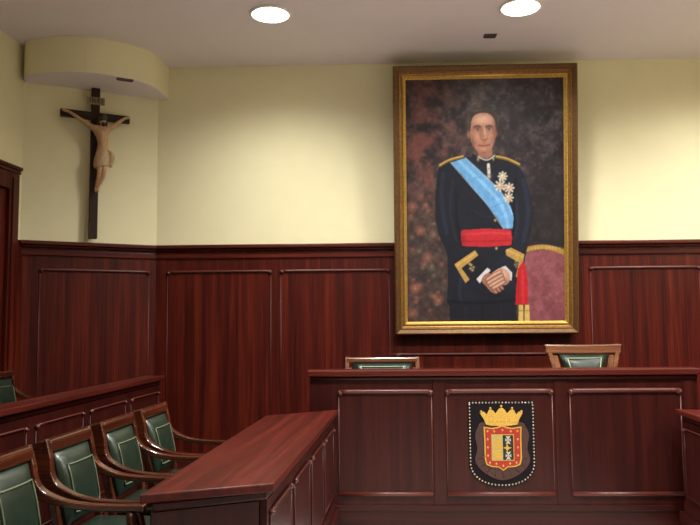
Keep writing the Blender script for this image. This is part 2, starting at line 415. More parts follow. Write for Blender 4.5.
# ------------------------------------------------------------------ chairs
def make_chair(label, cat='armchair', Wd=.46, H=.88, flare=0., rake=0.0, name='armchair', arms=True, group=None, cush_top=.055, crest_h=.055, stw=.034, wm='chair', pm='piping'):
    """local +x is forward, y across, z up; origin on the floor under the seat"""
    t = thing(name, label, cat, group=group)
    hw = Wd/2
    def bk(z, o=0.):                                  # back line: x at height z
        k = (z-.42)/(H-.42); return -.20 - (.07+rake)*k - .05*k*k*.5 + o
    wid = lambda z: hw + flare*max(0, (z-.6)/(H-.6))**2
    # seat
    b = BM(); abox(b, (-.22, -hw+.02, .44), (.185, hw-.02, .49))
    obj('seat', b, M['leather'], t, bev=.025)
    b = BM(); abox(b, (-.235, -hw, .385), (.20, hw, .439)); obj('seat_rail', b, M[wm+'_y'], t, bev=.008)
    # upholstered back, cushion bulging forward
    b = BM(); n = 8; m = 8; z0, z1 = .52, H-crest_h-.003
    grid = {}
    for side in (0, 1):
        for i in range(n+1):
            for j in range(m+1):
                z = z0+(z1-z0)*i/n; y = -1+2*j/m
                bul = (1-abs(y)**4)*(1-abs(2*i/n-1)**4)
                x = bk(z) + (.012+.04*bul + (.012 if side == 0 else 0) if side == 0 else -.012-.01*bul)
                grid[side, i, j] = b.verts.new((x, y*(wid(z)-stw), z))
    for side in (0, 1):
        for i in range(n):
            for j in range(m):
                f = b.faces.new([grid[side, i+p, j+q] for p, q in ((0, 0), (0, 1), (1, 1), (1, 0))]); f.smooth = True
    rim = [(0, j) for j in range(m)]+[(i, m) for i in range(n)]+[(n, m-j) for j in range(m)]+[(n-i, 0) for i in range(n)]
    for k in range(len(rim)):
        p, q = rim[k], rim[(k+1) % len(rim)]
        b.faces.new((grid[0, p[0], p[1]], grid[0, q[0], q[1]], grid[1, q[0], q[1]], grid[1, p[0], p[1]]))
    back = obj('backrest', b, M['leather'], t)
    # piping rectangle on the cushion
    def face(y, z):
        i = (z-z0)/(z1-z0); bul = (1-abs(y)**4)*(1-abs(2*i-1)**4); return V((bk(z)+.0265+.04*bul, y*(wid(z)-stw), z))
    za, zb = z0+.05, z1-cush_top
    loop = [face(-.72+1.44*k/8, zb) for k in range(9)] + [face(.72, zb-(zb-za)*k/6) for k in range(1, 7)] + [face(.72-1.44*k/8, za) for k in range(1, 9)] + [face(-.72, za+(zb-za)*k/6) for k in range(1, 7)]
    b = BM(); tube(b, loop, .0042, 6); obj('piping', b, M[pm], back)
    # crest rail
    b = BM(); P = []
    for k in range(9):
        y = -1+2*k/8; P.append((bk(H-.03)+.008, y*(wid(H)+.002), H-crest_h/2 + (flare*.05)*y*y))
    bar(b, P, .056, crest_h, (1, 0, 0)); obj('crest_rail', b, M[wm+'_y'], t, bev=.012)
    # side frames: stile sweeping forward into the arm
    for s in (-1, 1):
        yy = s*(hw+.004)
        if arms:
            path = [(bk(H)-.004, s*wid(H), H-.002), (bk(H-.08)-.002, s*wid(H-.08), H-.08), (bk(.74)+.002, s*(wid(.74)+.004), .735), (bk(.69)+.032, s*(hw+.010), .690),
                    (-.135, s*(hw+.020), .658), (-.05, s*(hw+.03), .642), (.06, s*(hw+.036), .636), (.15, s*(hw+.036), .638), (.195, s*(hw+.032), .638)]
            sp = spline(path, 5); ln = len(sp)
            b = BM(); bar(b, sp, [.03+.012*min(1, k/14) for k in range(ln)], [.066-.040*min(1, max(0, k-5)/15) for k in range(ln)], (0, 1, 0))
            obj('arm', b, M[wm+'_x'], t, bev=.01)
            b = BM(); tube(b, spline([(.16, s*(hw-.02), 0), (.17, s*(hw-.018), .3), (.16, s*(hw+.002), .46), (.135, s*(hw+.034), .622)], 5), [.017]*5+[.021]*5+[.018]*6, 10)
            obj('leg', b, M[wm+'_z'], t)
        else:
            b = BM(); tube(b, [(.19, s*(hw-.03), 0), (.2, s*(hw-.03), .384)], [.016, .022], 10); obj('leg', b, M[wm+'_z'], t)
        b = BM(); bar(b, spline([(-.30, s*(hw-.016), 0), (-.25, s*(hw-.01), .25), (bk(.45)-.0, s*(hw-.005), .45), (bk(.6)-.004, s*(wid(.6)-stw/2+.01), .6), (bk(H-.09)-.008, s*(wid(H-.09)-stw/2+.01), H-.09)], 4), stw, [.034]*17, (0, 1, 0))
        obj('leg', b, M[wm+'_z'], t, bev=.006)
    return t
def put(o, p, z, rz): o.location = (p.x, p.y, z); o.rotation_euler = (0, 0, rz); return o
def copy_tree(o, parent=None):
    c = o.copy(); C.objects.link(c)
    if parent: c.parent = parent
    for ch in o.children: copy_tree(ch, c)
    return c
ztc = ZP+.88
tops = [on_z(*p, ztc) for p in ((45, 445), (90, 428), (133, 413), (163, 402))]
print('chair tops off', [(-W.dot(p), p.dot(U)) for p in tops])
offC = sum(-W.dot(p) for p in tops[1:])/3
s0 = tops[3].dot(U); step = (tops[3].dot(U)-tops[0].dot(U))/3
print('spacing', step, offC)
face_rz = math.atan2(W.y, W.x)
labs = ['green leather armchair nearest the camera, cut off by the left edge of the photo',
        'green leather armchair second from the camera in the row behind the foreground bench',
        'green leather armchair third from the camera in the row behind the foreground bench',
        'green leather armchair farthest from the camera, beside the corner wall panelling']
proto = None
for k in range(4):
    if proto is None: ch = proto = make_chair(labs[0], Wd=.385, group='green armchairs behind the foreground bench')
    else: ch = copy_tree(proto); ch['label'] = labs[k]
    p = -W*(offC-.27) + U*(s0 - step*(3-k) - .22)
    put(ch, p, ZP, face_rz)
# one chair on the second tier
p = on_z(12, 370, ZP+R2+.88)
ch = copy_tree(proto); ch['label'] = 'green armchair at the left edge behind the rear bench ledge, only its back showing'
del ch['group']
put(ch, p + W*.285 - U*.22, ZP+R2, face_rz)

# ------------------------------------------------------------------ dais and presiding desk
YD = 5.42
xl, xr_ = on_y(310, 374, YD).x, on_y(697, 372, YD).x
zt = (on_y(320, 370, YD).z + on_y(680, 368.5, YD).z)/2
zdais = on_y(500, 511.5, YD-.01).z
print('desk', xl, xr_, zt, zdais)
b = BM(); prism(b, [(xl-.5, YD-.005, .0005), (xr_+1.5, YD-.005, .0005), (xr_+1.5, YW-.04, .0005), (xl-.5, YW-.04, .0005)], (0, 0, zdais)); struct(obj('platform', b, M['desk_x']))
t = thing('presiding_desk', 'long panelled mahogany desk on the dais with a coat of arms on its front', 'desk', (xl, YD, zdais+.001))
Ld = xr_-xl; H = zt-zdais
b = BM(); abox(b, (-.02, -.045, H-.045), (Ld+.02, .13, H)); obj('ledge_top', b, M['top_x'], t, bev=.008)
b = BM(); abox(b, (0, -.02, H-.075), (Ld, .1, H-.0455)); obj('cornice', b, M['desk_x'], t, bev=.012)
b = BM(); abox(b, (0, 0, 0), (Ld, .035, H-.0755)); obj('front_board', b, M['desk_z'], t)
dpx = lambda px, py=440: on_y(px, py, YD).x-xl
dz = lambda py, px=500: on_y(px, py, YD).z-zdais
zp1, zp0 = dz(391), dz(494)
for x0, x1 in ((339, 432), (447, 553), (571, 682)):
    panel(t, O, X, -Y, dpx(x0), dpx(x1), zp0, zp1, M['desk_z'], .017, bottom_bar=True)
b = BM(); abox(b, (0, -.014, 0), (Ld, -.0005, dz(505))); obj('plinth', b, M['desk_x'], t, bev=.006)
for x in (0, Ld-.03):
    b = BM(); abox(b, (x, .0355, 0), (x+.03, .45, H-.0755)); obj('end_board', b, M['desk_z'], t)
b = BM(); abox(b, (.0305, .0355, H-.30), (Ld-.0305, .45, H-.27)); obj('worktop', b, M['top_x'], t)
for px in (439.5, 562, 690): 
    x = dpx(px); b = BM(); abox(b, (x-.045, -.007, dz(505)+.001), (x+.045, -.0005, H-.076)); obj('stile', b, M['desk_z'], t, bev=.003)
# dais chairs
yc = 6.28
def dais_chair(pxl, pxr, py, label, **kw):
    a, c = on_y(pxl, py, yc), on_y(pxr, py, yc)
    wd = (c.x-a.x); h = a.z-zdais
    ch = make_chair(label, Wd=wd - 2*kw.get('flare', 0)-.03, H=h, **kw)
    put(ch, V(((a.x+c.x)/2, yc-.27, 0)), zdais, -PI/2)
dais_chair(345.5, 419, 357.5, 'lower green leather chair behind the desk, left of the portrait\'s centre', name='presiding_chair', cush_top=.03, crest_h=.045, stw=.05, wm='pres', pm='pipl')
dais_chair(544, 622, 345, 'taller flared green leather chair behind the desk, under the right corner of the portrait', name='presiding_chair', flare=.125, cush_top=.03, crest_h=.08, stw=.075, wm='pres', pm='pipl')

# ------------------------------------------------------------------ coat of arms on the desk front
ca = on_y(501.5, 443, YD-.006)
PXM = (on_y(534.5, 443, YD-.006).x - on_y(469, 443, YD-.006).x)/65.5
t = thing('coat_of_arms', 'shield-shaped coat of arms with gold crown and studded dark backing on the desk front', 'emblem', (ca.x, YD-.0055, ca.z))
def cp(pts, d=0.): return [((x-501.5)*PXM, -d, -(y-443)*PXM) for x, y in pts]
def smooth2(pts, n=6, closed=True): return [(p.x, p.y) for p in spline([V((x, y, 0)) for x, y in pts], n, closed)]
def relief(name, pts, mat, d0, d1, parent=t, bev=0.):
    b = BM(); prism(b, cp(pts, d0), (0, -(d1-d0), 0)); return obj(name, b, mat, parent, bev)
def U_shape(x0, x1, y0, ym, yb, n=14, p=2.2):
    r = [(x0, y0), (x1, y0)]
    cx, hw = (x0+x1)/2, (x1-x0)/2
    for k in range(n+1):
        a = PI*k/n; c_, s_ = math.cos(a), math.sin(a)
        r.append((cx+hw*math.copysign(abs(c_)**(2/p), c_), ym+(yb-ym)*abs(s_)**(2/p)))
    return r
relief('backing', U_shape(468.5, 535, 401, 462, 486), M['navy'], 0, .008, bev=.003)
# studs
out = U_shape(470, 533.5, 402.8, 462, 484.3, 40)
per = []; 
for i in range(len(out)):
    a, c = V(out[i]), V(out[(i+1) % len(out)]); m = max(1, int((c-a).length/.3))
    per += [a.lerp(c, k/m) for k in range(m)]
acc, last, stud0 = 0, None, None
for p in per:
    if last is not None: acc += (p-last).length
    last = p
    if stud0 is None or acc >= 3.25:
        acc = 0
        q = cp([(p.x, p.y)], .0085)[0]
        if stud0 is None:
            b = BM(); ball(b, (0, 0, 0), .0066, (1, .6, 1), 8); stud0 = obj('stud', b, M['stud'], t); stud0.location = q
        else:
            s = stud0.copy(); C.objects.link(s); s.location = q
# mantle
mant = [(484, 422), (519, 422), (526, 427), (529, 436), (527, 448), (529.5, 460), (524, 469), (514, 476), (502, 479.5), (490, 476), (480, 469), (474.5, 460), (477, 448), (475, 436), (478, 427)]
relief('mantle', smooth2(mant, 4), M['mantle'], .008, .012, bev=.002)
for k in range(9):
    a = PI*(.08+.84*k/8); x0_, y0_ = 502-17*math.cos(a), 452+15*math.sin(a); x1_, y1_ = 502-25.5*math.cos(a), 452+25*math.sin(a)
    b = BM(); tube(b, [cp([(x0_, y0_)], .012)[0], cp([(x1_, y1_)], .0115)[0]], [.007, .003], 6); obj('mantle_fold', b, M['mantle'], t)
# crown: band, arches, pearls
cr = [(486, 424.5), (484, 419), (480, 413), (484, 411.5), (487, 414.5), (489.5, 409.5), (493, 410), (496, 413.5), (499, 409), (501.7, 407.5), (504.5, 409), (507.5, 413.5), (510.5, 410), (514, 409.5), (516.5, 414.5), (519.5, 411.5), (523, 413), (519.5, 419), (517.5, 424.5), (511, 425.5), (502, 426), (492, 425.5)]
crown = relief('crown', cr, M['crownm'], .012, .019, bev=.002)
def pearl(name, x, y, d, r, sc, par):
    b = BM(); ball(b, (0, 0, 0), r, sc, 8); o = obj(name, b, M['yellow'], par); o.location = cp([(x, y)], d)[0]; return o
for k in range(9): x = 485.5+4.05*k; pearl('pearl', x, 421.8-.9*math.sin(PI*k/8), .0195, .006, (1, .6, 1), crown)
for x, y in ((481.5, 411.5), (490.8, 408.2), (501.7, 406.2), (512.5, 408.2), (521.8, 411.5)): pearl('finial', x, y, .016, .009, (1, .6, 1), crown)
sh = [(483.5, 426.5), (492, 427.8), (497, 426.8), (502, 425), (507, 426.8), (512, 427.8), (521.5, 426.5), (521, 440), (521, 458), (519.5, 464), (514, 466.2), (507, 466.6), (502.3, 470), (497.5, 466.6), (491, 466.2), (485.5, 464), (484, 458), (484, 440)]
def shrink(pts, d, c=(502.3, 447)): return [(c[0]+(x-c[0])*(1-d/18.5), c[1]+(y-c[1])*(1-d/21)) for x, y in pts]
relief('shield_rim', sh, M['yellow'], .012, .018)
relief('bordure', shrink(sh, 1.3), M['red'], .018, .0195)
relief('inner_rim', [(491, 434), (513.5, 434), (513.5, 460), (491, 460)], M['yellow'], .0195, .0205)
relief('pale_field', [(491.8, 434.8), (502.3, 434.8), (502.3, 459.2), (491.8, 459.2)], M['pale'], .0205, .0215)
relief('black_field', [(502.3, 434.8), (512.8, 434.8), (512.8, 459.2), (502.3, 459.2)], M['black'], .0205, .0215)
# castle charge
b = BM()
for poly_ in ([(494, 448), (500.5, 448), (500.5, 440), (499.2, 440), (499.2, 441.5), (498.2, 441.5), (498.2, 437), (496.3, 437), (496.3, 441.5), (495.3, 441.5), (495.3, 440), (494, 440)],
              [(493, 450), (501.5, 450), (500.5, 457.5), (494, 457.5)]): prism(b, cp(poly_, .0215), (0, -.0012, 0))
obj('castle_charge', b, M['yellow'], t)
for cy in (439.5, 455):
    b = BM()
    c_ = (507.6, cy)
    for k in range(4):
        a = k*PI/2+PI/2; ca_, sa_ = math.cos(a), math.sin(a)
        tri = [(0, 0), (4.2, -2.6), (3.3, 0), (4.2, 2.6)]
        if abs(ca_) > .5: tri = [(0, 0), (3, -1.5), (2.6, 0), (3, 1.5)]
        prism(b, cp([(c_[0]+x*ca_-y*sa_, c_[1]+x*sa_+y*ca_) for x, y in tri], .0215), (0, -.0012, 0))
    obj('cross_charge', b, M['silver'], t)
star = []
for k in range(12): a = PI/6*k; r = 4.4 if k % 3 == 0 else 1.9; star.append((506.6+r*math.cos(a), 447.3+r*math.sin(a)))
relief('star_charge', star, M['yellow'], .0227, .024)
for x, y in ((487.3, 431), (494, 431.2), (502.3, 430), (510.5, 431.2), (517.3, 431), (487.3, 439), (487.3, 447), (487.3, 455), (517.3, 439), (517.3, 447), (517.3, 455), (489, 462), (495.5, 463), (502.3, 465), (509, 463), (515.5, 462)):
    pearl('bordure_charge', x, y, .0195, .0075, (1, .3, 1.1), t)

# ------------------------------------------------------------------ portrait
yb, yt = YW-.085, YW-.085-.235
bl, br = on_y(398, 334.5, yb), on_y(578.5, 333, yb)
tl, tr = on_y(392, 67.3, yt), on_y(577, 64.8, yt)
Wp = ((br.x-bl.x)+(tr.x-tl.x))/2; cxp = (bl.x+br.x+tl.x+tr.x)/4 - .009
zb_, zt_ = (bl.z+br.z)/2, (tl.z+tr.z)/2
Hp = math.hypot(zt_-zb_, yb-yt)
tilt = math.atan2(yb-yt, zt_-zb_)
print('painting', Wp, Hp, zb_, zt_, math.degrees(tilt), cxp)
pt = thing('portrait_painting', 'tall gilt-framed oil portrait of a standing uniformed officer wearing a blue sash', 'painting', (cxp, yb, zb_))
pt.rotation_euler = (tilt, 0, 0)
FW = 12.8*Wp/184
def mitred(prof, name, mat, parent):
    """prof: (inset from outer edge, outward height) polyline closed against the back"""
    b = BM(); rings = []
    for ins, h in prof:
        rings.append([b.verts.new((sx*(Wp/2-ins), -h, Hp/2+sz*(Hp/2-ins))) for sx, sz in ((-1, -1), (1, -1), (1, 1), (-1, 1))])
    n = len(rings)
    for i in range(n):
        a, c = rings[i], rings[(i+1) % n]
        for k in range(4): b.faces.new((a[k], a[(k+1) % 4], c[(k+1) % 4], c[k]))
    return obj(name, b, mat, parent)
fr_ = mitred([(0, -.03), (0, .05), (.008, .064), (FW*.14, .066), (FW*.24, .056), (FW*.42, .040), (FW*.42, -.03)], 'frame', M['darkgilt'], pt)
mitred([(FW*.42, -.0295), (FW*.42, .0395), (FW*.46, .046), (FW*.54, .044), (FW*.6, .03), (FW*.72, .020), (FW*.72, -.0295)], 'frame_moulding', M['bronze'], fr_)
mitred([(FW*.72, -.029), (FW*.72, .0195), (FW*.76, .029), (FW*.82, .030), (FW*.9, .018), (FW*1.0, .006), (FW*1.0, -.029)], 'gilt_slip', M['gold'], fr_)

# the painted surface: pigment laid procedurally on a fine grid
PX0, PX1, PY0, PY1 = 403.6, 566.0, 78.2, 320.7
nx, ny = 330, 492
gx = np.linspace(PX0, PX1, nx); gy = np.linspace(PY0, PY1, ny)
GX, GY = np.meshgrid(gx, gy)
rng = np.random.default_rng(7)
def vnoise(sx, sy, seed):
    r = np.random.default_rng(seed); u = (GX-PX0)/sx; v = (GY-PY0)/sy
    tab = r.random((int(v.max())+3, int(u.max())+3))
    i, j = u.astype(int), v.astype(int); fu, fv = u-i, v-j
    fu = fu*fu*(3-2*fu); fv = fv*fv*(3-2*fv)
    return (tab[j, i]*(1-fu)+tab[j, i+1]*fu)*(1-fv)+(tab[j+1, i]*(1-fu)+tab[j+1, i+1]*fu)*fv
def fbm(s, seed): return .5*vnoise(s, s, seed)+.3*vnoise(s/2, s/2, seed+1)+.2*vnoise(s/4, s/4, seed+2)
img = np.zeros((ny, nx, 3))
def lay(mask, col): 
    global img
    img = img*(1-mask[..., None]) + np.array(col)[None, None, :]*mask[..., None]
def blur(m, n):
    for _ in range(n):
        p = np.pad(m, 1, mode='edge'); m = (p[:-2, 1:-1]+p[2:, 1:-1]+p[1:-1, :-2]+p[1:-1, 2:]+2*p[1:-1, 1:-1])/6
    return m
def shape(pts, sm=True, soft=1, closed=True):
    if sm: pts = smooth2(pts, 6)
    m = np.zeros((ny, nx), bool); n = len(pts)
    for i in range(n):
        (xa, ya), (xb, yb_) = pts[i], pts[(i+1) % n]
        if ya == yb_: continue
        c = ((GY > min(ya, yb_)) & (GY <= max(ya, yb_)))
        xi = xa + (GY-ya)*(xb-xa)/(yb_-ya)
        m ^= c & (GX < xi)
    return blur(m.astype(float), soft)
def stroke(pts, w, soft=1, sm=True):
    if sm: pts = smooth2(pts, 6, False)
    d = np.full((ny, nx), 1e9)
    for (xa, ya), (xb, yb_) in zip(pts[:-1], pts[1:]):
        l2 = (xb-xa)**2+(yb_-ya)**2+1e-9
        tt = np.clip(((GX-xa)*(xb-xa)+(GY-ya)*(yb_-ya))/l2, 0, 1)
        d = np.minimum(d, np.hypot(GX-xa-tt*(xb-xa), GY-ya-tt*(yb_-ya)))
    return blur(np.clip(w/2-d+.5, 0, 1), soft)
def blob(cx, cy, rx, ry, p=2., k=1.): return k*np.exp(-((np.abs(GX-cx)/rx)**p+(np.abs(GY-cy)/ry)**p))
# background
img[:] = (58, 50, 52)
n1, n2, n3 = fbm(26, 1), fbm(12, 11), fbm(5, 21)
left = np.clip((500-GX)/95, 0, 1)
lay(left*np.clip((n1-.3)*2.2, 0, 1)*.8, (108, 72, 68)); lay(np.clip((GX-480)/80, 0, 1)*.75, (44, 42, 48))
lay(np.clip((n2-.5)*4, 0, 1)*.5, (98, 88, 90)); lay(np.clip((.46-n2)*4, 0, 1)*.7, (34, 28, 32))
lay(np.clip((n3-.52)*4, 0, 1)*.35, (124, 104, 100)); lay(np.clip((.45-n3)*4, 0, 1)*.35, (34, 28, 32))
lay(blob(424, 150, 36, 60)*np.clip((n2-.4)*4, 0, 1)*.75, (128, 74, 68))
# tapestry, lower left
tp = np.clip((448-GX)/10, 0, 1)*np.clip((GY-178)/26, 0, 1)
lay(tp*.75, (70, 56, 54)); lay(tp*np.clip((n3-.45)*4, 0, 1)*.5, (98, 84, 76)); lay(tp*np.clip((.45-n3)*4, 0, 1)*.5, (46, 42, 44))
r2 = np.random.default_rng(3)
for k in range(34):
    cx, cy = r2.uniform(404, 444), r2.uniform(182, 320); s = r2.uniform(2, 4.6)
    col = [(132, 84, 74), (118, 70, 64), (140, 104, 88), (92, 92, 84)][k % 4]
    lay(blob(cx, cy, s, s*.9, 3, .6)*tp, col); lay(blob(cx+.5, cy-.5, s*.35, s*.35, 2, .5)*tp, (160, 120, 96))
for cx, cy in ((412, 287), (436, 299), (409, 312), (418, 229), (425, 256), (410, 205)):
    for q in range(6): lay(blob(cx+3.4*math.cos(q*PI/3), cy+3.4*math.sin(q*PI/3), 2.3, 2.3, 2, .55)*tp, (150, 92, 80))
    lay(blob(cx, cy, 1.8, 1.8, 2, .6)*tp, (172, 134, 104))
# right dark
lay(np.clip((GX-520)/14, 0, 1)*np.clip((GY-160)/40, 0, 1)*.6, (38, 34, 38))
# chair behind, lower right
chm = shape([(525, 330), (525, 254), (533, 250), (548, 249.5), (560, 252), (572, 256), (572, 330)], False, 2)
lay(chm, (136, 78, 86)); lay(chm*np.clip((n3-.45)*4, 0, 1)*.45, (162, 106, 110)); lay(chm*np.clip((.5-n2)*4, 0, 1)*.5, (108, 60, 70))
lay(stroke([(524, 250.5), (533, 247.6), (546, 246.8), (558, 249.5), (568, 254)], 5, 1), (168, 134, 70))
for k in range(12): lay(blob(525+3.6*k, 249.5-2.4*math.sin(k/11*PI*.9), 1.1, 1.3, 2, .6), (206, 176, 104))
# trousers and coat
lay(shape([(447, 296), (516, 296), (516, 330), (448, 330)], False, 1), (30, 32, 42))
lay(stroke([(481, 304), (482, 325)], 1.4, 2), (18, 18, 26)); lay(stroke([(464, 304), (463, 324)], 1.6, 4)*.6, (48, 52, 66)); lay(stroke([(500, 304), (501, 324)], 1.6, 4)*.6, (46, 50, 64))
coat = [(470, 156), (458, 158), (445, 161), (437.5, 167), (435, 180), (433.5, 200), (434, 220), (438, 236), (445, 252), (446, 270), (445.5, 290), (446, 303), (465, 304.5), (490, 304), (514, 301),
        (516, 285), (521, 272), (526, 254), (530, 236), (534, 214), (531, 195), (526, 178), (520, 167), (511, 161), (497, 157), (484, 160)]
cm = shape(coat, True, 2); lay(cm, (27, 31, 44))
lay(cm*np.clip((n2-.5)*3, 0, 1)*.4, (40, 46, 62))
for pts, w, k in (([(442, 172), (440, 200), (445, 232)], 4, .35), ([(452, 178), (449, 210), (455, 240)], 2, .4), ([(524, 180), (529, 210), (524, 240)], 5, .4), ([(515, 190), (518, 220), (514, 240)], 2.5, .5), ([(462, 255), (458, 285), (459, 300)], 3, .4), ([(500, 215), (486, 216), (474, 210)], 2, .3)):
    lay(stroke(pts, w, 5)*k*cm, (58, 68, 90))
for pts in ([(455, 190), (456, 222), (461, 246)], [(516, 178), (514, 214), (512, 244)], [(448, 300), (480, 302), (514, 299)]): lay(stroke(pts, 2.2, 3)*.8*cm, (12, 13, 20))
# sashes
red = shape([(460, 229), (485, 227.5), (511, 229), (512.5, 237), (511.5, 244.5), (486, 246), (461, 245), (459.5, 237)], False, 1)
lay(red, (186, 44, 54)); lay(stroke([(461, 233.5), (486, 232), (510, 233)], 2, 2)*.6, (214, 78, 84)); lay(stroke([(461, 240), (486, 240.5), (511, 239.5)], 1.5, 1)*.6, (140, 24, 36)); lay(blob(461, 238, 4, 8, 2, .5)*red, (120, 24, 34))
bs = shape([(449.5, 161.5), (465, 157), (477, 168), (490, 180), (503, 194), (511, 206), (514, 217), (513, 228), (503.5, 228), (498, 218), (488, 205), (474, 189), (461, 173)], False, 1)
lay(bs, (104, 162, 214)); lay(stroke([(458, 160), (484, 184), (502, 205), (508, 226)], 3.5, 4)*bs*.7, (146, 194, 232))
lay(stroke([(450, 161.5), (474, 189), (488, 205), (503.5, 228)], 1.1, 1), (150, 176, 204)); lay(stroke([(465, 157), (490, 180), (503, 194), (513, 214)], 1.1, 1)*.8, (176, 200, 222))
lay(stroke([(472, 178), (480, 176)], 1, 2)*.4, (70, 120, 180)); lay(stroke([(494, 206), (504, 202)], 1, 2)*.4, (70, 120, 180))
# buttons
for y in (219.5, 247.5): lay(blob(495 if y < 230 else 496, y, 1.3, 1.5), (200, 176, 110))
# head
lay(shape([(476, 146), (492, 146), (493, 154), (488, 158.5), (479, 156)], False, 1), (150, 106, 88))
lay(shape([(472, 152.5), (481, 157.5), (489, 160), (495, 157), (498, 152), (501, 160), (492, 166), (478, 164), (471, 160)], False, 1), (24, 26, 36))
lay(stroke([(478, 156), (487, 159.5), (495, 155)], 1.3, 1), (196, 190, 186))
lay(shape([(467.5, 133), (465.8, 122), (468, 113), (474, 108), (483, 106.8), (491, 108.2), (496.6, 113), (498.4, 123), (497.6, 133), (494, 138), (470, 138)], True, 2), (62, 50, 46))
lay(blob(476, 110, 6, 2)*.5, (104, 92, 86)); lay(blob(468.5, 120, 1.6, 6)*.5, (100, 88, 82))
fc = shape([(470.5, 128), (471.5, 120), (475, 114.5), (482, 112.5), (489.5, 113.5), (494.5, 119), (496, 127), (496, 136), (493.5, 145), (489, 151.5), (483.5, 153.5), (477.5, 150.5), (472.5, 144), (470, 136)], True, 2)
lay(fc, (164, 118, 98))
lay(blob(468.3, 134, 1.8, 4, 2, .9), (160, 112, 94)); lay(blob(497, 133, 1.2, 3.4, 2, .7), (140, 96, 82))
lay(blob(483, 119, 9, 5.5)*fc*.85, (218, 178, 158)); lay(blob(476.5, 137, 4, 5)*fc*.7, (206, 150, 130)); lay(blob(491, 138, 3, 4)*fc*.45, (194, 144, 122)); lay(blob(483.5, 149, 4, 2.6)*fc*.5, (192, 142, 120))
lay(blob(472, 142, 3.6, 9)*fc*.75, (122, 82, 70)); lay(blob(495.5, 134, 2.8, 15)*fc*.7, (118, 80, 70)); lay(blob(484, 152.5, 8, 2.4)*fc*.6, (126, 84, 72)); lay(blob(480.3, 134, 1.6, 4.5)*fc*.5, (140, 96, 80))
for ex_ in (477.5, 489.3):
    lay(blob(ex_, 127.6, 4, 2.4)*fc*.85, (104, 68, 58)); lay(blob(ex_, 129, 2.2, .8)*fc*.7, (190, 168, 156)); lay(blob(ex_+.2, 129, .9, .9)*fc*.95, (44, 34, 34))
    lay(stroke([(ex_-3.4, 126.4), (ex_, 125.2), (ex_+3, 126.2)], 1.4, 1)*.85, (78, 56, 48))
lay(stroke([(484.6, 127), (485.4, 133), (485.8, 137)], 1.5, 2)*.6, (212, 168, 148)); lay(stroke([(482.3, 129), (481.8, 135), (481.6, 138)], 1.2, 2)*.55, (134, 90, 76)); lay(stroke([(481.5, 138.7), (484.3, 139.9), (487.6, 138.6)], 1, 1)*.65, (120, 74, 64))
lay(stroke([(478.6, 144.6), (484.3, 145.3), (489.8, 144.2)], 1.1, 1)*.8, (104, 52, 48)); lay(stroke([(480.5, 146.7), (484.3, 147.2), (488, 146.4)], 1, 1)*.55, (182, 112, 102)); lay(stroke([(477, 139), (475.6, 143)], .9, 2)*.5, (126, 82, 70)); lay(stroke([(491.2, 138.8), (492.6, 142.6)], .9, 2)*.5, (126, 82, 70))
# collar tabs and epaulettes
for x, y in ((478, 158.5), (493.5, 158)): lay(blob(x, y, 1.4, 2.2, 2, .8), (196, 182, 140))
for pts in ([(438.5, 164.5), (448, 159.5), (462.5, 155.8)], [(497, 156.5), (508, 159), (520, 164.5)]):
    lay(stroke(pts, 3, 1), (120, 96, 48)); lay(stroke([(x, y-.8) for x, y in pts], 1.3, 1), (206, 172, 92))
# decorations
lay(stroke([(488.5, 164), (489, 172)], 3.2, 1), (206, 202, 190)); lay(blob(489, 175.5, 2.2, 2.8, 2, .9), (214, 206, 184)); lay(blob(489, 168, 1, 1.2, 2, .7), (120, 110, 96))
for cx, cy, r in ((503, 175.8, 4.2), (500.5, 185.2, 5.4), (509.6, 187.5, 4.6), (508.9, 197.2, 4.5)):
    for q in range(8):
        a = q*PI/4; lay(stroke([(cx, cy), (cx+r*math.cos(a), cy+r*math.sin(a))], 2.1, 1, False)*.9, (214, 208, 190))
    lay(blob(cx, cy, r*.42, r*.42, 2, .85), (176, 140, 84) if r < 4.5 else (196, 120, 90)); lay(blob(cx-.5, cy-.6, r*.2, r*.2, 2, .9), (240, 232, 214))
# cuffs
lay(shape([(450, 262), (474, 247.5), (489, 268), (476, 281), (466, 284)], False, 1)*.8, (24, 27, 38))
lay(shape([(452.5, 263), (474, 249), (477.6, 254.2), (460, 267), (468.3, 278.5), (464, 282)], False, 1), (182, 148, 84))
for k in range(9): a = k/8; lay(blob(456+18*a, 263.5-11*a, 1, 1, 2, .7), (214, 186, 116))
for dx_, dy_ in ((0, 0), (2.4, 2.2), (-.8, 3.4), (1.4, 5.2), (-1.6, -1.2)): lay(blob(470+dx_, 264+dy_, 1.4, 1.3, 2, .85), (214, 184, 120))
lay(shape([(505.5, 249), (511, 247), (525, 254), (523, 262), (518, 277), (515.5, 276), (519, 262), (506, 254.5)], False, 1), (182, 148, 84))
for k in range(6): a = k/5; lay(blob(508+14*a, 249.8+6*a, 1, 1, 2, .7), (214, 186, 116))
for dx_, dy_ in ((0, 0), (1.4, 2.4), (-1, 3), (.4, 5)): lay(blob(516+dx_, 261+dy_, 1.2, 1.2, 2, .7), (188, 158, 100))
lay(shape([(475, 278), (486.5, 266.5), (490, 269.5), (478.5, 282.5)], False, 1), (206, 204, 210))
lay(shape([(500.5, 266.5), (505, 265), (512, 272), (511.5, 280), (508, 279)], False, 1), (204, 202, 208))
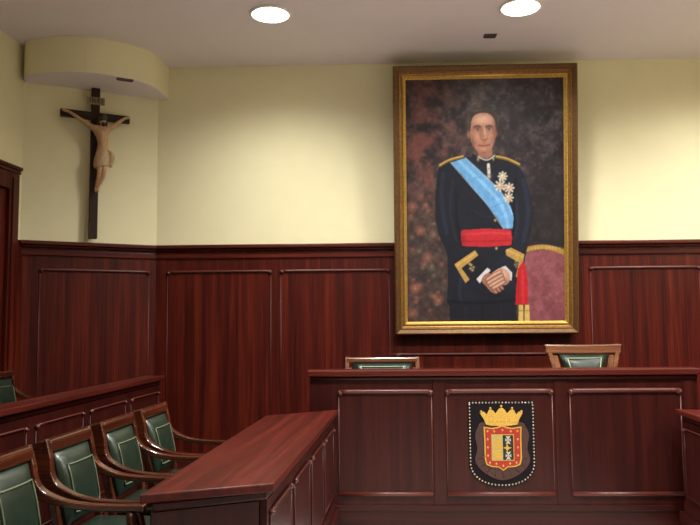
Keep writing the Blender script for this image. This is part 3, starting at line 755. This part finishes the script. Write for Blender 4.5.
# clasped hands
hb = shape([(480.5, 279), (486, 272.5), (492, 274), (495, 281), (498.5, 287), (496, 292.5), (491, 291.5), (486, 286.5)], True, 1)
lay(hb, (156, 112, 94))
for pts in ([(490, 284), (495.5, 291.8)], [(493, 282.5), (499, 290.2)], [(496, 281), (502, 287.8)]):
    lay(stroke(pts, 3.4, 1, False), (92, 58, 52)); lay(stroke(pts, 2.3, 1, False), (176, 130, 108))
ha = shape([(510, 277.5), (507, 270.5), (501, 267), (495, 269.5), (489.5, 274.5), (491.5, 280), (499, 283.5), (506, 284)], True, 1)
lay(ha, (188, 144, 122)); lay(blob(502, 273, 5, 4)*ha*.8, (222, 184, 162)); lay(blob(506, 282, 4, 3)*ha*.6, (136, 94, 80))
for pts in ([(500, 271), (492.5, 274.5), (486.5, 278.5)], [(501.5, 274.5), (494, 278.3), (487.6, 282)], [(502.5, 277.8), (495.5, 281.6), (489.4, 285)], [(503.5, 281), (497.5, 284.6), (492.4, 287.2)]):
    lay(stroke(pts, 3.8, 1), (98, 62, 54)); lay(stroke(pts, 2.7, 1), (196, 152, 130)); lay(stroke([(x-.2, y-.6) for x, y in pts], 1, 1)*.6, (224, 186, 164))
hd = np.clip(ha+hb, 0, 1)
lay(blob(495, 294, 8, 3)*(1-hd)*.6, (14, 15, 22))
# hanging red tassel
rt = shape([(518, 268), (524, 260), (527.3, 275), (528.5, 292), (527.5, 304), (515, 304), (516, 288)], False, 1)
lay(rt, (184, 36, 46)); lay(stroke([(522.5, 270), (523, 302)], 1.6, 3)*.6, (216, 76, 80)); lay(stroke([(518.5, 280), (518, 303)], 1, 2)*.6, (124, 18, 30))
for x0_ in (518.3, 524.6):
    lay(shape([(x0_, 304), (x0_+4.8, 304), (x0_+5, 324), (x0_-.3, 324)], False, 1), (190, 160, 86))
    for k in range(3): lay(stroke([(x0_+.9+1.5*k, 305), (x0_+.9+1.5*k, 323)], .7, 1, False)*.6, (236, 216, 150))
    lay(stroke([(x0_, 310), (x0_+4.8, 310)], 1, 1, False)*.6, (120, 96, 44))
img *= (1+.10*(fbm(3, 51)-.5)*2)[..., None]
img = np.clip((img-10)*.98, 0, 255)
lin = np.where(img/255 <= .04045, img/255/12.92, ((img/255+.055)/1.055)**2.4)
# canvas mesh
cw, chh = Wp/2-FW*.97, Hp-2*FW*.97
vx = np.linspace(-cw, cw, nx); vz = np.linspace(FW*.97+chh, FW*.97, ny)
VX, VZ = np.meshgrid(vx, vz)
relf = .0006*(fbm(4, 77)-.5)
co = np.stack([VX, -.004-relf, VZ], -1).reshape(-1, 3)
idx = np.arange(nx*ny).reshape(ny, nx)
quads = np.stack([idx[1:, :-1], idx[1:, 1:], idx[:-1, 1:], idx[:-1, :-1]], -1).reshape(-1, 4)
me = bpy.data.meshes.new('canvas')
me.from_pydata(co.tolist(), [], quads.tolist())
at = me.color_attributes.new('pigment', 'FLOAT_COLOR', 'POINT')
at.data.foreach_set('color', np.concatenate([lin.reshape(-1, 3), np.ones((nx*ny, 1))], 1).astype(np.float32).ravel())
m, N, L_, bs_ = new_mat('oil_pigment')
an = N.new('ShaderNodeVertexColor'); an.layer_name = 'pigment'; L_.new(an.outputs['Color'], bs_.inputs['Base Color'])
bs_.inputs['Roughness'].default_value = .55; bs_.inputs['Specular IOR Level'].default_value = .3
me.materials.append(m)
cv = bpy.data.objects.new('canvas', me); C.objects.link(cv); cv.parent = pt
b = BM(); abox(b, (-cw-.01, .004, FW*.9), (cw+.01, .022, Hp-FW*.9)); obj('backing_board', b, M['ink'], pt)

# ------------------------------------------------------------------ crucifix on the angled wall
ct = on_A(96, 90, .03); cb = on_A(94.5, 240, .03); cm_ = on_A(96, 118, .03)
org = V((cm_.x, cm_.y, cb.z)) + nA*.012 - dA*.013
t = thing('crucifix', 'tall dark wooden crucifix with a carved figure hanging on the angled corner wall', 'crucifix', org, math.atan2(dA.y, dA.x))
Hc = ct.z-cb.z; zx = cm_.z-cb.z
aL = (on_A(61, 114.5, .03)-cm_).dot(dA); aR = (on_A(130, 122.5, .03)-cm_).dot(dA)
print('crucifix', Hc, zx, aL, aR)
b = BM(); abox(b, (-.036, -.06, .004), (.036, -.015, Hc)); abox(b, (-.02, -.0149, .3), (.02, .0115, .36)); abox(b, (-.02, -.0149, Hc-.3), (.02, .0115, Hc-.24)); obj('upright', b, M['cross'], t, bev=.006)
b = BM(); abox(b, (aL, -.058, zx-.034), (aR, -.017, zx+.034)); obj('crossbar', b, wood('cross_wood_x', S(34, 20, 13), S(46, 29, 19), S(58, 38, 25), axis='x', rough=.5), t, bev=.006)
b = BM(); abox(b, (-.075, -.07, Hc-.16), (.075, -.0605, Hc-.09)); pl = obj('title_plaque', b, M['plaque'], t, bev=.006)
# lettering on the title plaque: I N R I
b = BM()
def bar2(x0, z0, x1, z1): bar(b, [(x0, -.071, z0), (x1, -.071, z1)], .002, .006, (0, 1, 0))
zt0, zt1 = Hc-.145, Hc-.105
bar2(-.05, zt0, -.05, zt1)
bar2(-.03, zt0, -.03, zt1); bar2(-.03, zt1, -.008, zt0); bar2(-.008, zt0, -.008, zt1)
bar2(.012, zt0, .012, zt1); bar2(.012, zt1, .03, zt1-.008); bar2(.03, zt1-.008, .012, zt1-.02); bar2(.016, zt1-.02, .032, zt0)
bar2(.05, zt0, .05, zt1)
obj('plaque_lettering', b, M['ink'], pl)
# corpus: one skinned body
hz = zx
J = {'pelvis': (.055, -.10, hz-.36, .040), 'belly': (.062, -.108, hz-.28, .037), 'chest': (.052, -.112, hz-.19, .048), 'neck0': (.045, -.11, hz-.125, .034), 'neck': (.042, -.118, hz-.095, .018),
     'head': (.052, -.14, hz-.062, .030), 'crown': (.054, -.145, hz-.03, .026),
     'shL': (-.015, -.105, hz-.128, .026), 'elL': (-.13, -.09, hz-.055, .017), 'wrL': (-.225, -.08, hz+.005, .012), 'haL': (-.262, -.076, hz+.014, .013), 'fiL': (-.285, -.078, hz+.02, .008),
     'shR': (.105, -.105, hz-.128, .026), 'elR': (.175, -.09, hz-.06, .017), 'wrR': (.25, -.08, hz+.002, .012), 'haR': (.278, -.076, hz+.012, .013), 'fiR': (.298, -.078, hz+.018, .008),
     'hiL': (.03, -.10, hz-.395, .032), 'knL': (.035, -.145, hz-.51, .023), 'caL': (.028, -.115, hz-.58, .021), 'anL': (.012, -.09, hz-.66, .013), 'toL': (.010, -.115, hz-.70, .011),
     'hiR': (.078, -.10, hz-.395, .032), 'knR': (.068, -.15, hz-.505, .023), 'caR': (.055, -.12, hz-.58, .021), 'anR': (.026, -.105, hz-.655, .013), 'toR': (.022, -.13, hz-.70, .011)}
ED = [('pelvis', 'belly'), ('belly', 'chest'), ('chest', 'neck0'), ('neck0', 'neck'), ('neck', 'head'), ('head', 'crown'), ('neck0', 'shL'), ('shL', 'elL'), ('elL', 'wrL'), ('wrL', 'haL'), ('haL', 'fiL'),
      ('neck0', 'shR'), ('shR', 'elR'), ('elR', 'wrR'), ('wrR', 'haR'), ('haR', 'fiR'), ('pelvis', 'hiL'), ('hiL', 'knL'), ('knL', 'caL'), ('caL', 'anL'), ('anL', 'toL'), ('pelvis', 'hiR'), ('hiR', 'knR'), ('knR', 'caR'), ('caR', 'anR'), ('anR', 'toR')]
names = list(J)
me = bpy.data.meshes.new('corpus'); me.from_pydata([J[k][:3] for k in names], [(names.index(a), names.index(c)) for a, c in ED], [])
me.materials.append(M['corpus'])
co_ = bpy.data.objects.new('corpus', me); C.objects.link(co_); co_.parent = t
co_.modifiers.new('skin', 'SKIN'); md = co_.modifiers.new('sub', 'SUBSURF'); md.levels = 2; md.render_levels = 2
sv = me.skin_vertices[0].data
for i, k in enumerate(names):
    sv[i].radius = (J[k][3]*1.1, J[k][3]*1.1); sv[i].use_root = (k == 'pelvis')
# hair and beard
b = BM(); ball(b, (.05, -.137, hz-.035), .043, (.95, .95, 1.0), 14); ball(b, (.022, -.12, hz-.08), .02, (.8, 1, 2.0), 10); ball(b, (.08, -.12, hz-.08), .02, (.8, 1, 2.0), 10); ball(b, (.054, -.165, hz-.098), .016, (1, .8, 1.3), 10)
obj('hair', b, M['hair'], co_)
b = BM()
prof = spline([V((.048, hz-.315, 0)), V((.056, hz-.345, 0)), V((.062, hz-.385, 0)), V((.066, hz-.43, 0)), V((.064, hz-.47, 0))], 3)
rings = []
for i, p in enumerate(prof):
    rg = []
    for k in range(20):
        a = 2*PI*k/20; r = p.x*(1+.07*math.sin(5*a+i*.7))
        rg.append(b.verts.new((.055+r*math.cos(a)*1.05, -.112+r*math.sin(a)*.9, p.y + .015*math.cos(a))))
    rings.append(rg)
for i in range(len(rings)-1):
    for k in range(20):
        f = b.faces.new((rings[i][k], rings[i][(k+1) % 20], rings[i+1][(k+1) % 20], rings[i+1][k])); f.smooth = True
b.faces.new(rings[0][::-1]); b.faces.new(rings[-1])
tube(b, spline([(.11, -.12, hz-.33), (.135, -.125, hz-.37), (.125, -.12, hz-.43), (.13, -.115, hz-.47)], 4), [.016, .02, .022, .024, .026, .026, .025, .024, .022, .02, .016, .012, .008], 8)
obj('loincloth', b, M['cloth'], co_)

# ------------------------------------------------------------------ world and view
w = bpy.data.worlds.new('world'); bpy.context.scene.world = w; w.use_nodes = True
w.node_tree.nodes['Background'].inputs[0].default_value = (.6, .58, .55, 1); w.node_tree.nodes['Background'].inputs[1].default_value = .15
vs = bpy.context.scene.view_settings
vs.view_transform = 'Standard'; vs.look = 'None'; vs.gamma = 1; vs.use_curve_mapping = False; vs.exposure = 0
